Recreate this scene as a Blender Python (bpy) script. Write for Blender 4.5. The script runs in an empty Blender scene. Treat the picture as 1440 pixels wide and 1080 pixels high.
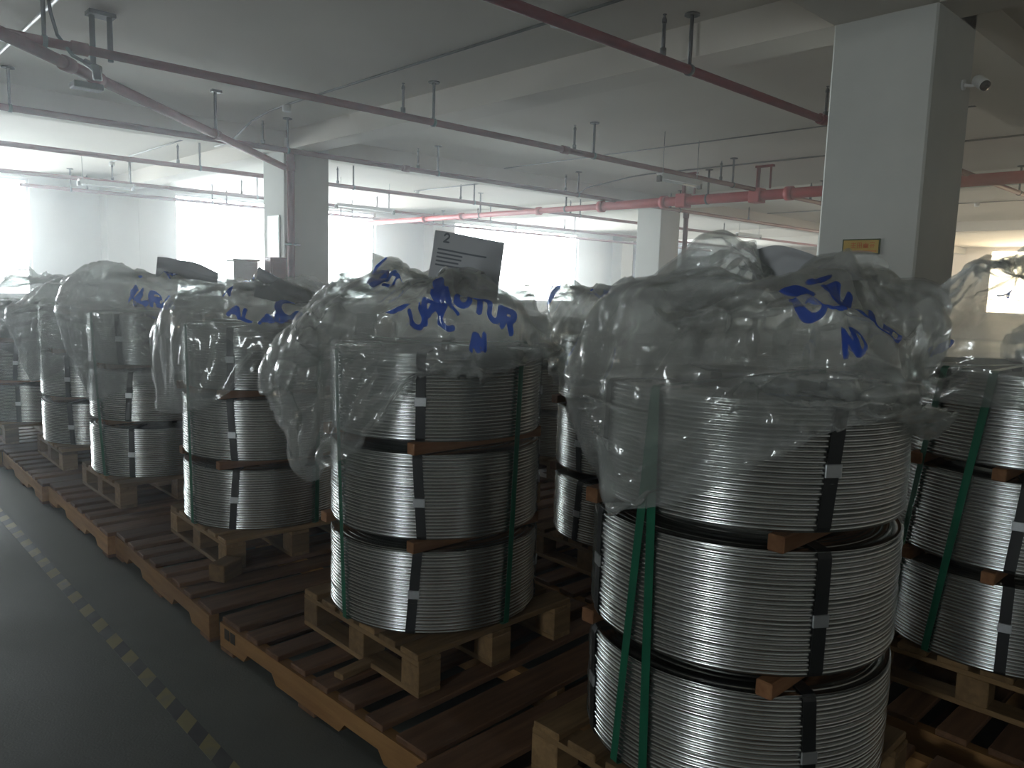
import bpy, math, random
import numpy as np
from mathutils import Matrix, Vector

# ------------------------------------------------------------------ camera, world, exposure
scene = bpy.context.scene
C = scene.collection
random.seed(7)
F_PX, CAM_H = 1088.0, 1.40

cam = bpy.data.cameras.new('camera')
cam.sensor_width = 36.0
cam.lens = F_PX * 36.0 / 1440.0
cam.clip_start, cam.clip_end = 0.05, 200
cam_o = bpy.data.objects.new('camera', cam)
C.objects.link(cam_o)
RX = ((0.7285, 0.0650, -0.6826), (-0.6846, 0.1106, -0.7200), (0.0295, 0.9917, 0.1248))   # right, up, back in world axes
cam_o.matrix_world = Matrix((RX[0] + (0,), RX[1] + (0,), RX[2] + (CAM_H,), (0, 0, 0, 1)))
scene.camera = cam_o

SKY = 9.0
world = bpy.data.worlds.new('overcast_sky')
scene.world = world
world.use_nodes = True
wb = world.node_tree.nodes['Background']
wb.inputs[0].default_value = (0.90, 0.955, 1.0, 1)
wb.inputs[1].default_value = SKY

vs = scene.view_settings
vs.view_transform = 'Standard'
vs.look = 'None'
vs.gamma = 1
vs.use_curve_mapping = False
vs.exposure = 1.7
cy = scene.cycles
cy.use_denoising = True
cy.max_bounces = 8
cy.diffuse_bounces = 5
cy.glossy_bounces = 4
cy.transmission_bounces = 6
cy.transparent_max_bounces = 18
cy.sample_clamp_indirect = 6.0
cy.caustics_reflective = False
cy.caustics_refractive = False

# room constants (metres)
X0, X1, Y0, Y1 = -9.0, 31.6, -7.0, 17.4
ZS, ZB = 3.29, 3.055            # slab underside, beam underside
WZ0, WZ1 = 0.95, 3.18          # window sill and head
WIN_BACK = [(-1.75, 3.62), (6.35, 11.45), (14.1, 19.35), (22.2, 27.4)]
WIN_RIGHT = [(1.2, 8.72)]
WIN_LEFT = [(-2.0, -0.6)]

# daylight portals in the window openings (sampling guides for the sky light)
def portal(loc, rot, w, h):
    l = bpy.data.lights.new('window_portal', 'AREA')
    l.shape = 'RECTANGLE'; l.size = w; l.size_y = h
    l.cycles.is_portal = True
    o = bpy.data.objects.new('window_portal', l)
    o.location = loc; o.rotation_euler = rot
    C.objects.link(o)
for a, b in WIN_BACK:
    portal(((a + b) / 2, Y1 + 0.28, (WZ0 + WZ1) / 2), (math.radians(-90), 0, 0), b - a, WZ1 - WZ0)
for a, b in WIN_RIGHT:
    portal((X1 + 0.28, (a + b) / 2, (WZ0 + WZ1) / 2), (0, math.radians(90), 0), WZ1 - WZ0, b - a)

for a, b in WIN_LEFT:
    portal((X0 - 0.33, (a + b) / 2, (WZ0 + WZ1) / 2), (0, math.radians(-90), 0), WZ1 - WZ0, b - a)

# ------------------------------------------------------------------ materials
def new_mat(name):
    m = bpy.data.materials.new(name)
    m.use_nodes = True
    nt = m.node_tree
    return m, nt, nt.nodes['Principled BSDF']

def N(nt, t, **kw):
    n = nt.nodes.new(t)
    for k, v in kw.items():
        if k in n.inputs.keys():
            n.inputs[k].default_value = v
        else:
            setattr(n, k, v)
    return n

def ramp(nt, fac, stops):
    r = nt.nodes.new('ShaderNodeValToRGB')
    e = r.color_ramp.elements
    while len(e) < len(stops):
        e.new(0.5)
    for el, (p, c) in zip(e, stops):
        el.position = p; el.color = c if len(c) == 4 else (*c, 1)
    nt.links.new(fac, r.inputs[0])
    return r.outputs[0]

def mottled(name, c1, c2, rough, scale=3.0, detail=6, bump=0.0, bscale=60, metal=0.0, spec=0.5, stretch=(1, 1, 1), rand=False, rr=None):
    m, nt, p = new_mat(name)
    L = nt.links.new
    tc = N(nt, 'ShaderNodeTexCoord')
    mp = N(nt, 'ShaderNodeMapping'); mp.inputs['Scale'].default_value = stretch
    L(tc.outputs['Object'], mp.inputs[0])
    vec = mp.outputs[0]
    if rand:
        oi = N(nt, 'ShaderNodeObjectInfo')
        mul = N(nt, 'ShaderNodeVectorMath', operation='MULTIPLY_ADD')
        L(oi.outputs['Random'], mul.inputs[0]); mul.inputs[1].default_value = (37, 19, 53); L(vec, mul.inputs[2])
        vec = mul.outputs[0]
    n = N(nt, 'ShaderNodeTexNoise', Scale=scale, Detail=detail, Roughness=0.6)
    L(vec, n.inputs['Vector'])
    col = ramp(nt, n.outputs[0], [(0.3, c1), (0.7, c2)])
    if rand:
        hv = N(nt, 'ShaderNodeHueSaturation')
        mr = N(nt, 'ShaderNodeMapRange'); mr.inputs['To Min'].default_value = 0.65; mr.inputs['To Max'].default_value = 1.3
        L(oi.outputs['Random'], mr.inputs[0]); L(mr.outputs[0], hv.inputs['Value'])
        L(col, hv.inputs['Color']); col = hv.outputs[0]
    L(col, p.inputs['Base Color'])
    p.inputs['Roughness'].default_value = rough
    p.inputs['Metallic'].default_value = metal
    p.inputs['Specular IOR Level'].default_value = spec
    if rr:
        r = ramp(nt, n.outputs[0], [(0.3, (rr[0],) * 3), (0.7, (rr[1],) * 3)])
        L(r, p.inputs['Roughness'])
    if bump:
        n2 = N(nt, 'ShaderNodeTexNoise', Scale=bscale, Detail=4)
        L(vec, n2.inputs['Vector'])
        b = N(nt, 'ShaderNodeBump', Strength=bump, Distance=0.01)
        L(n2.outputs[0], b.inputs['Height']); L(b.outputs[0], p.inputs['Normal'])
    return m

M = {}
M['paint'] = mottled('white_wall_paint', (0.64, 0.64, 0.62), (0.72, 0.715, 0.69), 0.75, 0.9, bump=0.08, bscale=25)
M['ceil'] = mottled('grey_ceiling_paint', (0.55, 0.505, 0.44), (0.65, 0.605, 0.53), 0.85, 0.35, 8, bump=0.1, bscale=12)
M['column'] = mottled('light_grey_column_paint', (0.50, 0.51, 0.48), (0.58, 0.585, 0.55), 0.8, 1.5, 10, bump=0.1, bscale=60)
M['cream'] = mottled('cream_wall_paint', (0.66, 0.52, 0.42), (0.74, 0.62, 0.50), 0.8, 0.6)
M['floor'] = mottled('worn_concrete_floor', (0.085, 0.09, 0.08), (0.14, 0.145, 0.13), 0.75, 1.3, 12, bump=0.12, bscale=140, rr=(0.62, 0.8), spec=0.3)
M['frame'] = mottled('white_window_frame', (0.75, 0.76, 0.77), (0.82, 0.83, 0.84), 0.5)
M['pipe_red'] = mottled('red_pipe_paint', (0.30, 0.014, 0.018), (0.38, 0.025, 0.028), 0.5, 4, spec=0.3)
M['pipe_dark'] = mottled('dark_red_pipe_paint', (0.12, 0.009, 0.011), (0.18, 0.016, 0.016), 0.6, 4, spec=0.2)
M['steel_dark'] = mottled('dark_steel', (0.03, 0.026, 0.026), (0.055, 0.045, 0.045), 0.5, 9)
M['conduit'] = mottled('grey_conduit', (0.10, 0.10, 0.095), (0.16, 0.16, 0.15), 0.5, 5)
M['conduit_white'] = mottled('white_conduit', (0.8, 0.8, 0.8), (0.85, 0.85, 0.85), 0.4, 5)
M['cable'] = mottled('black_cable', (0.015, 0.015, 0.015), (0.03, 0.03, 0.03), 0.5, 5)
M['plastic_white'] = mottled('white_plastic', (0.68, 0.69, 0.68), (0.76, 0.77, 0.76), 0.4, 5)
M['plastic_black'] = mottled('black_plastic', (0.012, 0.012, 0.013), (0.025, 0.025, 0.026), 0.25, 5)
M['strap_black'] = mottled('black_steel_strap', (0.010, 0.011, 0.011), (0.022, 0.022, 0.022), 0.42, 14, metal=0.2)
M['strap_green'] = mottled('green_plastic_strap', (0.006, 0.085, 0.045), (0.01, 0.12, 0.062), 0.35, 14)
M['clip'] = mottled('zinc_clip', (0.38, 0.39, 0.40), (0.5, 0.51, 0.52), 0.4, 30, metal=0.8)
M['alu'] = mottled('aluminium_rod', (0.50, 0.51, 0.50), (0.64, 0.65, 0.635), 0.25, 6, 8, metal=1.0)
M['wood_new'] = mottled('pale_pallet_wood', (0.15, 0.088, 0.038), (0.27, 0.168, 0.078), 0.75, 4, 8, bump=0.15, bscale=40, stretch=(1, 9, 9), rand=True, spec=0.25)
M['wood_new_y'] = mottled('pale_runner_wood', (0.15, 0.088, 0.038), (0.27, 0.168, 0.078), 0.75, 4, 8, bump=0.15, bscale=40, stretch=(9, 1, 9), rand=True, spec=0.25)
M['wood_old'] = mottled('brown_pallet_wood', (0.095, 0.046, 0.024), (0.19, 0.098, 0.05), 0.75, 3.5, 8, bump=0.15, bscale=40, stretch=(1, 9, 9), rand=True, spec=0.25)
M['wood_old_y'] = mottled('orange_stringer_wood', (0.26, 0.125, 0.042), (0.40, 0.215, 0.08), 0.75, 3.5, 8, bump=0.15, bscale=40, stretch=(9, 1, 9), rand=True, spec=0.25)
M['stick'] = mottled('red_brown_stick_wood', (0.17, 0.075, 0.034), (0.27, 0.135, 0.065), 0.75, 5, 8, stretch=(1, 9, 9), rand=True, spec=0.2)
M['sign_green'] = mottled('dark_green_sign_rim', (0.02, 0.045, 0.01), (0.03, 0.06, 0.015), 0.5, 5)
M['sign_yellow'] = mottled('yellow_sign_face', (0.46, 0.30, 0.05), (0.54, 0.36, 0.08), 0.5, 5)
M['sign_orange'] = mottled('orange_sign_ink', (0.50, 0.12, 0.01), (0.55, 0.15, 0.02), 0.5, 5)
M['ink_black'] = mottled('black_stencil_ink', (0.02, 0.015, 0.01), (0.04, 0.03, 0.02), 0.8, 30)
M['cabinet_red'] = mottled('dark_red_cabinet', (0.15, 0.02, 0.025), (0.2, 0.03, 0.03), 0.45, 5)
M['tube_glass'] = mottled('unlit_tube_glass', (0.75, 0.76, 0.76), (0.8, 0.81, 0.81), 0.25, 5)

# yellow and black floor tape, stripes along Y with slanted joints
def tape_mat():
    m, nt, p = new_mat('hazard_tape'); L = nt.links.new
    tc = N(nt, 'ShaderNodeTexCoord'); s = N(nt, 'ShaderNodeSeparateXYZ'); L(tc.outputs['Object'], s.inputs[0])
    a = N(nt, 'ShaderNodeMath', operation='SUBTRACT'); L(s.outputs[1], a.inputs[0]); L(s.outputs[0], a.inputs[1])
    d = N(nt, 'ShaderNodeMath', operation='DIVIDE'); L(a.outputs[0], d.inputs[0]); d.inputs[1].default_value = 0.182
    f = N(nt, 'ShaderNodeMath', operation='FRACT'); L(d.outputs[0], f.inputs[0])
    g = N(nt, 'ShaderNodeMath', operation='GREATER_THAN'); L(f.outputs[0], g.inputs[0]); g.inputs[1].default_value = 0.5
    n = N(nt, 'ShaderNodeTexNoise', Scale=9.0, Detail=6.0); L(tc.outputs['Object'], n.inputs['Vector'])
    worn = ramp(nt, n.outputs[0], [(0.30, (0.14, 0.145, 0.115)), (0.5, (0.24, 0.205, 0.075))])
    mx = N(nt, 'ShaderNodeMixRGB'); L(g.outputs[0], mx.inputs[0]); L(worn, mx.inputs[1])
    dk = ramp(nt, n.outputs[0], [(0.4, (0.05, 0.05, 0.045)), (0.65, (0.022, 0.022, 0.022))]); L(dk, mx.inputs[2])
    L(mx.outputs[0], p.inputs['Base Color']); p.inputs['Roughness'].default_value = 0.6
    return m
M['tape'] = tape_mat()

def glass_mat(name, tint):
    m, nt, p = new_mat(name); L = nt.links.new
    nt.nodes.remove(p)
    out = nt.nodes['Material Output']
    t = N(nt, 'ShaderNodeBsdfTransparent', Color=tint)
    g = N(nt, 'ShaderNodeBsdfGlossy', Roughness=0.02)
    f = N(nt, 'ShaderNodeFresnel', IOR=1.3)
    x = N(nt, 'ShaderNodeMixShader')
    L(f.outputs[0], x.inputs[0]); L(t.outputs[0], x.inputs[1]); L(g.outputs[0], x.inputs[2]); L(x.outputs[0], out.inputs[0])
    return m
M['glass'] = glass_mat('window_glass', (0.96, 0.98, 0.97, 1))
M['glass_warm'] = glass_mat('warm_light_window_glass', (0.95, 0.84, 0.68, 1))  # warm light put into the glass tint to colour the daylight it passes

# polythene film: clear + milky haze + sharp gloss; blue print where the stored print field is positive
def film_mat(name, haze, print_col=(0.03, 0.10, 0.60)):
    m, nt, p = new_mat(name); L = nt.links.new
    nt.nodes.remove(p)
    out = nt.nodes['Material Output']
    tc = N(nt, 'ShaderNodeTexCoord')
    ns = N(nt, 'ShaderNodeTexNoise', Scale=9.0, Detail=5.0, Distortion=0.6); L(tc.outputs['Object'], ns.inputs['Vector'])
    vo = N(nt, 'ShaderNodeTexVoronoi', Scale=17.0, feature='DISTANCE_TO_EDGE'); L(tc.outputs['Object'], vo.inputs['Vector'])
    ad = N(nt, 'ShaderNodeMath', operation='MULTIPLY_ADD'); L(vo.outputs['Distance'], ad.inputs[0]); ad.inputs[1].default_value = 0.7; L(ns.outputs[0], ad.inputs[2])
    bp = N(nt, 'ShaderNodeBump', Strength=0.18, Distance=0.012); L(ad.outputs[0], bp.inputs['Height'])
    clear = N(nt, 'ShaderNodeBsdfTransparent', Color=(0.97, 0.98, 0.975, 1))
    df = N(nt, 'ShaderNodeBsdfDiffuse', Color=(0.94, 0.94, 0.93, 1)); L(bp.outputs[0], df.inputs['Normal'])
    tl = N(nt, 'ShaderNodeBsdfTranslucent', Color=(0.96, 0.96, 0.95, 1)); L(bp.outputs[0], tl.inputs['Normal'])
    milk = N(nt, 'ShaderNodeMixShader'); milk.inputs[0].default_value = 0.6
    L(df.outputs[0], milk.inputs[1]); L(tl.outputs[0], milk.inputs[2])
    hz = N(nt, 'ShaderNodeMapRange'); hz.inputs['From Min'].default_value = 0.3; hz.inputs['From Max'].default_value = 0.7
    hz.inputs['To Min'].default_value = haze * 0.87; hz.inputs['To Max'].default_value = haze * 1.13
    L(ns.outputs[0], hz.inputs[0])
    body = N(nt, 'ShaderNodeMixShader'); L(hz.outputs[0], body.inputs[0]); L(clear.outputs[0], body.inputs[1]); L(milk.outputs[0], body.inputs[2])
    # print
    at = N(nt, 'ShaderNodeAttribute', attribute_name='print')
    gt = N(nt, 'ShaderNodeMapRange'); gt.inputs['From Min'].default_value = -0.0012; gt.inputs['From Max'].default_value = 0.0012
    gt.inputs['To Min'].default_value = 0.0; gt.inputs['To Max'].default_value = 0.93
    L(at.outputs['Fac'], gt.inputs[0])
    pd = N(nt, 'ShaderNodeBsdfDiffuse', Color=(*print_col, 1)); pt = N(nt, 'ShaderNodeBsdfTranslucent', Color=(0.05, 0.20, 0.85, 1))
    pm = N(nt, 'ShaderNodeMixShader'); pm.inputs[0].default_value = 0.5; L(pd.outputs[0], pm.inputs[1]); L(pt.outputs[0], pm.inputs[2])
    b2 = N(nt, 'ShaderNodeMixShader'); L(gt.outputs[0], b2.inputs[0]); L(body.outputs[0], b2.inputs[1]); L(pm.outputs[0], b2.inputs[2])
    gl = N(nt, 'ShaderNodeBsdfGlossy', Roughness=0.075, Color=(1, 1, 1, 1)); L(bp.outputs[0], gl.inputs['Normal'])
    fr = N(nt, 'ShaderNodeFresnel', IOR=1.5); L(bp.outputs[0], fr.inputs['Normal'])
    fm = N(nt, 'ShaderNodeMath', operation='MINIMUM'); L(fr.outputs[0], fm.inputs[0]); fm.inputs[1].default_value = 0.2
    fin = N(nt, 'ShaderNodeMixShader'); L(fm.outputs[0], fin.inputs[0]); L(b2.outputs[0], fin.inputs[1]); L(gl.outputs[0], fin.inputs[2])
    L(fin.outputs[0], out.inputs[0])
    return m
M['film'] = film_mat('milky_polythene_film', 0.21)
M['film_dense'] = film_mat('dense_polythene_film', 0.219)

def paper_mat():
    m, nt, p = new_mat('grey_label_paper'); L = nt.links.new
    at = N(nt, 'ShaderNodeAttribute', attribute_name='print')
    mr = N(nt, 'ShaderNodeMapRange'); mr.inputs['From Min'].default_value = -0.0006; mr.inputs['From Max'].default_value = 0.0006
    L(at.outputs['Fac'], mr.inputs[0])
    mx = N(nt, 'ShaderNodeMixRGB'); L(mr.outputs[0], mx.inputs[0])
    mx.inputs[1].default_value = (0.42, 0.43, 0.45, 1); mx.inputs[2].default_value = (0.10, 0.11, 0.13, 1)
    L(mx.outputs[0], p.inputs['Base Color']); p.inputs['Roughness'].default_value = 0.6
    return m
M['paper'] = paper_mat()

# ------------------------------------------------------------------ mesh helpers
class MB:
    def __init__(self):
        self.v, self.f, self.s = [], [], []
    def add(self, vs_, fs, smooth=False):
        o = len(self.v)
        self.v += [tuple(map(float, p)) for p in vs_]
        for f in fs:
            self.f.append([i + o for i in f]); self.s.append(smooth)
        return self
    def box(self, x0, x1, y0, y1, z0, z1):
        return self.add([(x0, y0, z0), (x1, y0, z0), (x1, y1, z0), (x0, y1, z0), (x0, y0, z1), (x1, y0, z1), (x1, y1, z1), (x0, y1, z1)],
                        [(0, 3, 2, 1), (4, 5, 6, 7), (0, 1, 5, 4), (1, 2, 6, 5), (2, 3, 7, 6), (3, 0, 4, 7)])
    def cbox(self, x0, x1, y0, y1, z0, z1, c=0.004):
        # box with chamfered edges along all twelve edges
        pts, idx = [], {}
        for i, (xa, xs) in enumerate(((x0, 1), (x1, -1))):
            for j, (ya, ys) in enumerate(((y0, 1), (y1, -1))):
                for k, (za, zs) in enumerate(((z0, 1), (z1, -1))):
                    for a, p in enumerate(((xa, ya + ys * c, za + zs * c), (xa + xs * c, ya, za + zs * c), (xa + xs * c, ya + ys * c, za))):
                        idx[i, j, k, a] = len(pts); pts.append(p)
        I = idx; F = []
        for i in (0, 1): F.append([I[i, 0, 0, 0], I[i, 1, 0, 0], I[i, 1, 1, 0], I[i, 0, 1, 0]][::1 if i else -1])
        for j in (0, 1): F.append([I[0, j, 0, 1], I[1, j, 0, 1], I[1, j, 1, 1], I[0, j, 1, 1]][::-1 if j else 1])
        for k in (0, 1): F.append([I[0, 0, k, 2], I[1, 0, k, 2], I[1, 1, k, 2], I[0, 1, k, 2]][::1 if k else -1])
        for i in (0, 1):
            for j in (0, 1):
                F.append([I[i, j, 0, 0], I[i, j, 1, 0], I[i, j, 1, 1], I[i, j, 0, 1]])
            for k in (0, 1):
                F.append([I[i, 0, k, 0], I[i, 1, k, 0], I[i, 1, k, 2], I[i, 0, k, 2]])
        for j in (0, 1):
            for k in (0, 1):
                F.append([I[0, j, k, 1], I[1, j, k, 1], I[1, j, k, 2], I[0, j, k, 2]])
        for i in (0, 1):
            for j in (0, 1):
                for k in (0, 1):
                    F.append([I[i, j, k, 0], I[i, j, k, 1], I[i, j, k, 2]])
        return self.add(pts, F)
    def tube(self, pts, r, n=10, caps=True, radii=None):
        pts = [Vector(p) for p in pts]
        rings = []
        ref = None
        for i, p in enumerate(pts):
            t = (pts[min(i + 1, len(pts) - 1)] - pts[max(i - 1, 0)]).normalized()
            if ref is None:
                ref = Vector((0, 0, 1)) if abs(t.z) < 0.9 else Vector((1, 0, 0))
            a = (ref - t * ref.dot(t)).normalized(); b = t.cross(a); ref = a
            rr = radii[i] if radii else r
            rings.append([p + (a * math.cos(k * 2 * math.pi / n) + b * math.sin(k * 2 * math.pi / n)) * rr for k in range(n)])
        vs_ = [q for rg in rings for q in rg]
        fs = []
        for i in range(len(pts) - 1):
            for k in range(n):
                fs.append((i * n + k, i * n + (k + 1) % n, (i + 1) * n + (k + 1) % n, (i + 1) * n + k))
        self.add(vs_, fs, True)
        if caps:
            o = len(self.v) - len(vs_)
            self.f.append([o + k for k in range(n)][::-1]); self.s.append(False)
            self.f.append([o + (len(pts) - 1) * n + k for k in range(n)]); self.s.append(False)
        return self
    def prism(self, poly, axis, a0, a1):
        # poly: list of 2-D points in the plane across 'axis' ('x' -> (y,z), 'y' -> (x,z))
        n = len(poly)
        def P(q, a):
            return (a, q[0], q[1]) if axis == 'x' else ((q[0], a, q[1]) if axis == 'y' else (q[0], q[1], a))
        vs_ = [P(q, a0) for q in poly] + [P(q, a1) for q in poly]
        fs = [list(range(n))[::-1], [n + i for i in range(n)]] + [(i, (i + 1) % n, n + (i + 1) % n, n + i) for i in range(n)]
        return self.add(vs_, fs)
    def mesh(self, name, mat):
        me = bpy.data.meshes.new(name)
        me.from_pydata(self.v, [], self.f)
        me.polygons.foreach_set('use_smooth', self.s)
        me.materials.append(mat)
        me.update()
        return me
    def build(self, name, mat, parent=None, loc=None):
        return link(name, self.mesh(name, mat), parent, loc)

def link(name, me, parent=None, loc=None, rz=0.0):
    o = bpy.data.objects.new(name, me)
    C.objects.link(o)
    if parent: o.parent = parent
    if loc is not None: o.location = loc
    if rz: o.rotation_euler = (0, 0, rz)
    return o

def tag(o, label, cat, group=None, kind=None):
    o['label'] = label; o['category'] = cat
    if group: o['group'] = group
    if kind: o['kind'] = kind
    return o

def thing(name, label, cat, loc=(0, 0, 0), rz=0.0, group=None, kind=None):
    return tag(link(name, None, None, loc, rz), label, cat, group, kind)

def grid_mesh(name, P, mat, closed_u=True, attr=None, smooth=True):
    nv, nu = P.shape[:2]
    me = bpy.data.meshes.new(name)
    idx = np.arange(nv * nu).reshape(nv, nu)
    if closed_u:
        nx = np.roll(idx, -1, 1); a, b, c, d = idx[:-1], nx[:-1], nx[1:], idx[1:]
    else:
        a, b, c, d = idx[:-1, :-1], idx[:-1, 1:], idx[1:, 1:], idx[1:, :-1]
    q = np.stack([a, d, c, b], -1).reshape(-1, 4)
    me.vertices.add(nv * nu); me.vertices.foreach_set('co', P.reshape(-1).astype(np.float32))
    me.loops.add(q.size); me.loops.foreach_set('vertex_index', q.reshape(-1).astype(np.int32))
    me.polygons.add(len(q)); me.polygons.foreach_set('loop_start', np.arange(0, q.size, 4, dtype=np.int32))
    me.update(calc_edges=True)
    me.polygons.foreach_set('use_smooth', np.full(len(q), smooth))
    if attr is not None:
        at = me.attributes.new('print', 'FLOAT', 'POINT'); at.data.foreach_set('value', attr.reshape(-1).astype(np.float32))
    me.materials.append(mat)
    me.update()
    return me

# ------------------------------------------------------------------ the hall
def struct(name, mb, mat, label, cat, parent=None):
    o = mb.build(name, mat, parent)
    if parent is None: tag(o, label, cat, kind='structure')
    return o

struct('floor', MB().box(X0, X1, Y0, Y1, -0.1, 0), M['floor'], 'worn grey-green concrete floor of the warehouse', 'floor')
struct('ceiling', MB().box(X0 - 0.3, X1 + 0.3, Y0 - 0.3, Y1 + 0.3, ZS, ZS + 0.15), M['ceil'], 'grey painted concrete ceiling slab', 'ceiling')
wall = MB().box(X0 - 0.3, X1 + 0.3, Y1, Y1 + 0.25, 0, WZ0).box(X0 - 0.3, X1 + 0.3, Y1, Y1 + 0.25, WZ1, ZS)
edges = [X0 - 0.3] + [e for w in WIN_BACK for e in w] + [X1 + 0.3]
for a, b in zip(edges[0::2], edges[1::2]):
    wall.box(a, b, Y1, Y1 + 0.25, WZ0, WZ1)
struct('wall_back', wall, M['paint'], 'white wall of piers between the wide bright windows', 'wall')
wall = MB().box(X1, X1 + 0.25, Y0 - 0.3, Y1, 0, WZ0).box(X1, X1 + 0.25, Y0 - 0.3, Y1, WZ1, ZS)
edges = [Y0 - 0.3] + [e for w in WIN_RIGHT for e in w] + [Y1]
for a, b in zip(edges[0::2], edges[1::2]):
    wall.box(X1, X1 + 0.25, a, b, WZ0, WZ1)
struct('wall_right', wall, M['cream'], 'cream wall at the far end of the hall', 'wall')
wall = MB().box(X0 - 0.3, X0, Y0 - 0.3, Y1, 0, WZ0).box(X0 - 0.3, X0, Y0 - 0.3, Y1, WZ1, ZS)
edges = [Y0 - 0.3] + [e for w in WIN_LEFT for e in w] + [Y1]
for a, b in zip(edges[0::2], edges[1::2]):
    wall.box(X0 - 0.3, X0, a, b, WZ0, WZ1)
struct('wall_left', wall, M['paint'], 'plain white end wall out of view', 'wall')
struct('wall_front', MB().box(X0, X1, Y0 - 0.3, Y0, 0, ZS), M['paint'], 'plain white wall behind the viewer', 'wall')

def window(n, axis, pos, a, b, label, glass='glass'):
    root = tag(link('window_%d' % n, None), label, 'window', kind='structure')
    def bx(p0, p1, z0, z1, d0=0.08, d1=0.13):
        mb = MB()
        return mb.box(p0, p1, pos + d0, pos + d1, z0, z1) if axis == 'x' else mb.box(pos + d0, pos + d1, p0, p1, z0, z1)
    t = 0.045
    fr = MB()
    for args in ((a, b, WZ0, WZ0 + t), (a, b, WZ1 - t, WZ1), (a, a + t, WZ0 + t, WZ1 - t), (b - t, b, WZ0 + t, WZ1 - t), (a + t, b - t, 1.43, 1.45)):
        q = bx(*args); fr.add(q.v, q.f)
    fr.build('window_frame', M['frame'], root)
    bx(a + t, b - t, WZ0 + t, 1.43, 0.10, 0.106).build('pane', M[glass], root)
    bx(a + t, b - t, 1.45, WZ1 - t, 0.10, 0.106).build('pane', M[glass], root)
    bx(a - 0.03, b + 0.03, WZ0 - 0.03, WZ0, -0.04, 0.0).build('window_sill', M['frame'], root)
wl = ['bright window above the farthest front-row stacks', 'wide bright window beside the column with the red riser pipe',
      'wide bright window behind the upright paper sheet', 'bright window beyond the second riser pipe']
for i, (a, b) in enumerate(WIN_BACK): window(i + 1, 'x', Y1, a, b, wl[i])
for i, (a, b) in enumerate(WIN_RIGHT): window(i + 5, 'y', X1, a, b, 'bright window in the distant cream wall', 'glass_warm')
for i, (a, b) in enumerate(WIN_LEFT): window(i + 6, 'y', X0 - 0.2, a, b, 'window in the end wall out of view')

COLS = [(4.85, 1.72, 'thick white column carrying the small yellow sign'), (4.85, 9.5, 'white column with the dark red riser pipe on its face'),
        (13.0, 9.5, 'white column beside the second red riser pipe'), (13.0, 1.72, 'white column hidden behind the sign column'),
        (-3.3, 9.5, 'white column beyond the aisle'), (21.1, 9.5, 'distant white column past the second riser'), (21.1, 1.72, 'distant white column near the cream wall')]
for x, y, lab in COLS:
    struct('column', MB().cbox(x, x + 0.65, y, y + 0.6, 0, ZS, 0.012), M['column'], lab, 'column')
for x, lab in [(4.85, 'pier column between the first two bright windows'), (13.0, 'pier column between the middle windows'), (21.1, 'pier column past the middle windows'), (-3.3, 'pier column out past the aisle')]:
    struct('column', MB().cbox(x, x + 0.62, Y1 - 0.42, Y1, 0, ZS, 0.01), M['paint'], lab, 'column')
bx_ = {4.85: 'concrete ceiling beam running from the sign column to the riser column', 13.0: 'concrete ceiling beam over the second riser', 21.1: 'distant concrete ceiling beam before the cream wall', -3.3: 'concrete ceiling beam over the aisle'}
for x, lab in bx_.items():
    struct('ceiling_beam', MB().box(x, x + 0.35, Y0, Y1, ZB, ZS + 0.02), M['ceil'], lab, 'beam')
for y, lab in ((1.72, 'wide concrete cross beam over the sign column'), (9.5, 'concrete cross beam over the riser column')):
    struct('ceiling_beam', MB().box(X0, X1, y, y + 0.6 if y < 5 else y + 0.4, ZB + 0.001, ZS + 0.021), M['ceil'], lab, 'beam')

tag(MB().box(0.832, 0.882, -1.0, 13.5, 0.0005, 0.0015).build('floor_tape', M['tape']), 'worn yellow and black hazard tape along the aisle floor', 'floor tape')

# ------------------------------------------------------------------ sprinkler pipes
def ring(mb, p, d, r, w):
    p, d = Vector(p), Vector(d)
    mb.tube([p - d * w / 2, p + d * w / 2], r, 12)
def stub_mesh(h):
    mb = MB().tube([(0, 0, 0), (0, 0, h - 0.05)], 0.013, 8).tube([(0, 0, 0.0), (0, 0, 0.05)], 0.022, 8)
    mb.tube([(0, 0, h - 0.05), (0, 0, h - 0.03), (0, 0, h)], 0.01, 8, radii=[0.017, 0.017, 0.003])
    mb.tube([(0, 0, h), (0, 0, h + 0.004)], 0.014, 8)
    return mb.mesh('sprinkler_head', M['steel_dark'])
STUB = stub_mesh(0.26)
def hanger_mesh(zp, r, z1=ZS):
    h = z1 - zp
    mb = MB().tube([(0, 0, r * 0.9), (0, 0, h - 0.006)], 0.014, 8).tube([(0, 0, h - 0.012), (0, 0, h - 0.001)], 0.055, 10)
    mb.tube([(-0.014, 0, 0), (0.014, 0, 0)], r + 0.008, 12)
    return mb.mesh('hanger', M['steel_dark'])
ZP, RP = 2.92, 0.032
HANG = hanger_mesh(ZP, RP)
def sprinkler_line(y, xa, xb, heads, hangs, lab, mat='pipe_dark', couplings=(), z=ZP):
    t = thing('sprinkler_pipe', lab, 'pipe', (xa, y, z), group='sprinkler pipes under the ceiling')
    mb = MB().tube([(0, 0, 0), (xb - xa, 0, 0)], RP, 14)
    mb.build('pipe', M[mat], t)
    for x in couplings:
        MB().tube([(x - xa - 0.05, 0, 0), (x - xa + 0.05, 0, 0)], RP + 0.012, 14).build('coupling', M[mat], t)
    for x in heads: link('sprinkler_head', STUB, t, (x - xa, 0, RP * 0.8))
    for x in hangs: link('hanger', HANG, t, (x - xa, 0, 0))
    return t
sprinkler_line(3.25, -3.0, 14.0, [1.6, 4.37, 6.76, 9.6], [2.0, 4.68, 7.1, 9.9, 12.8], 'dark red sprinkler pipe nearest the viewer, ending behind the sign column', couplings=(6.7,))
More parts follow.
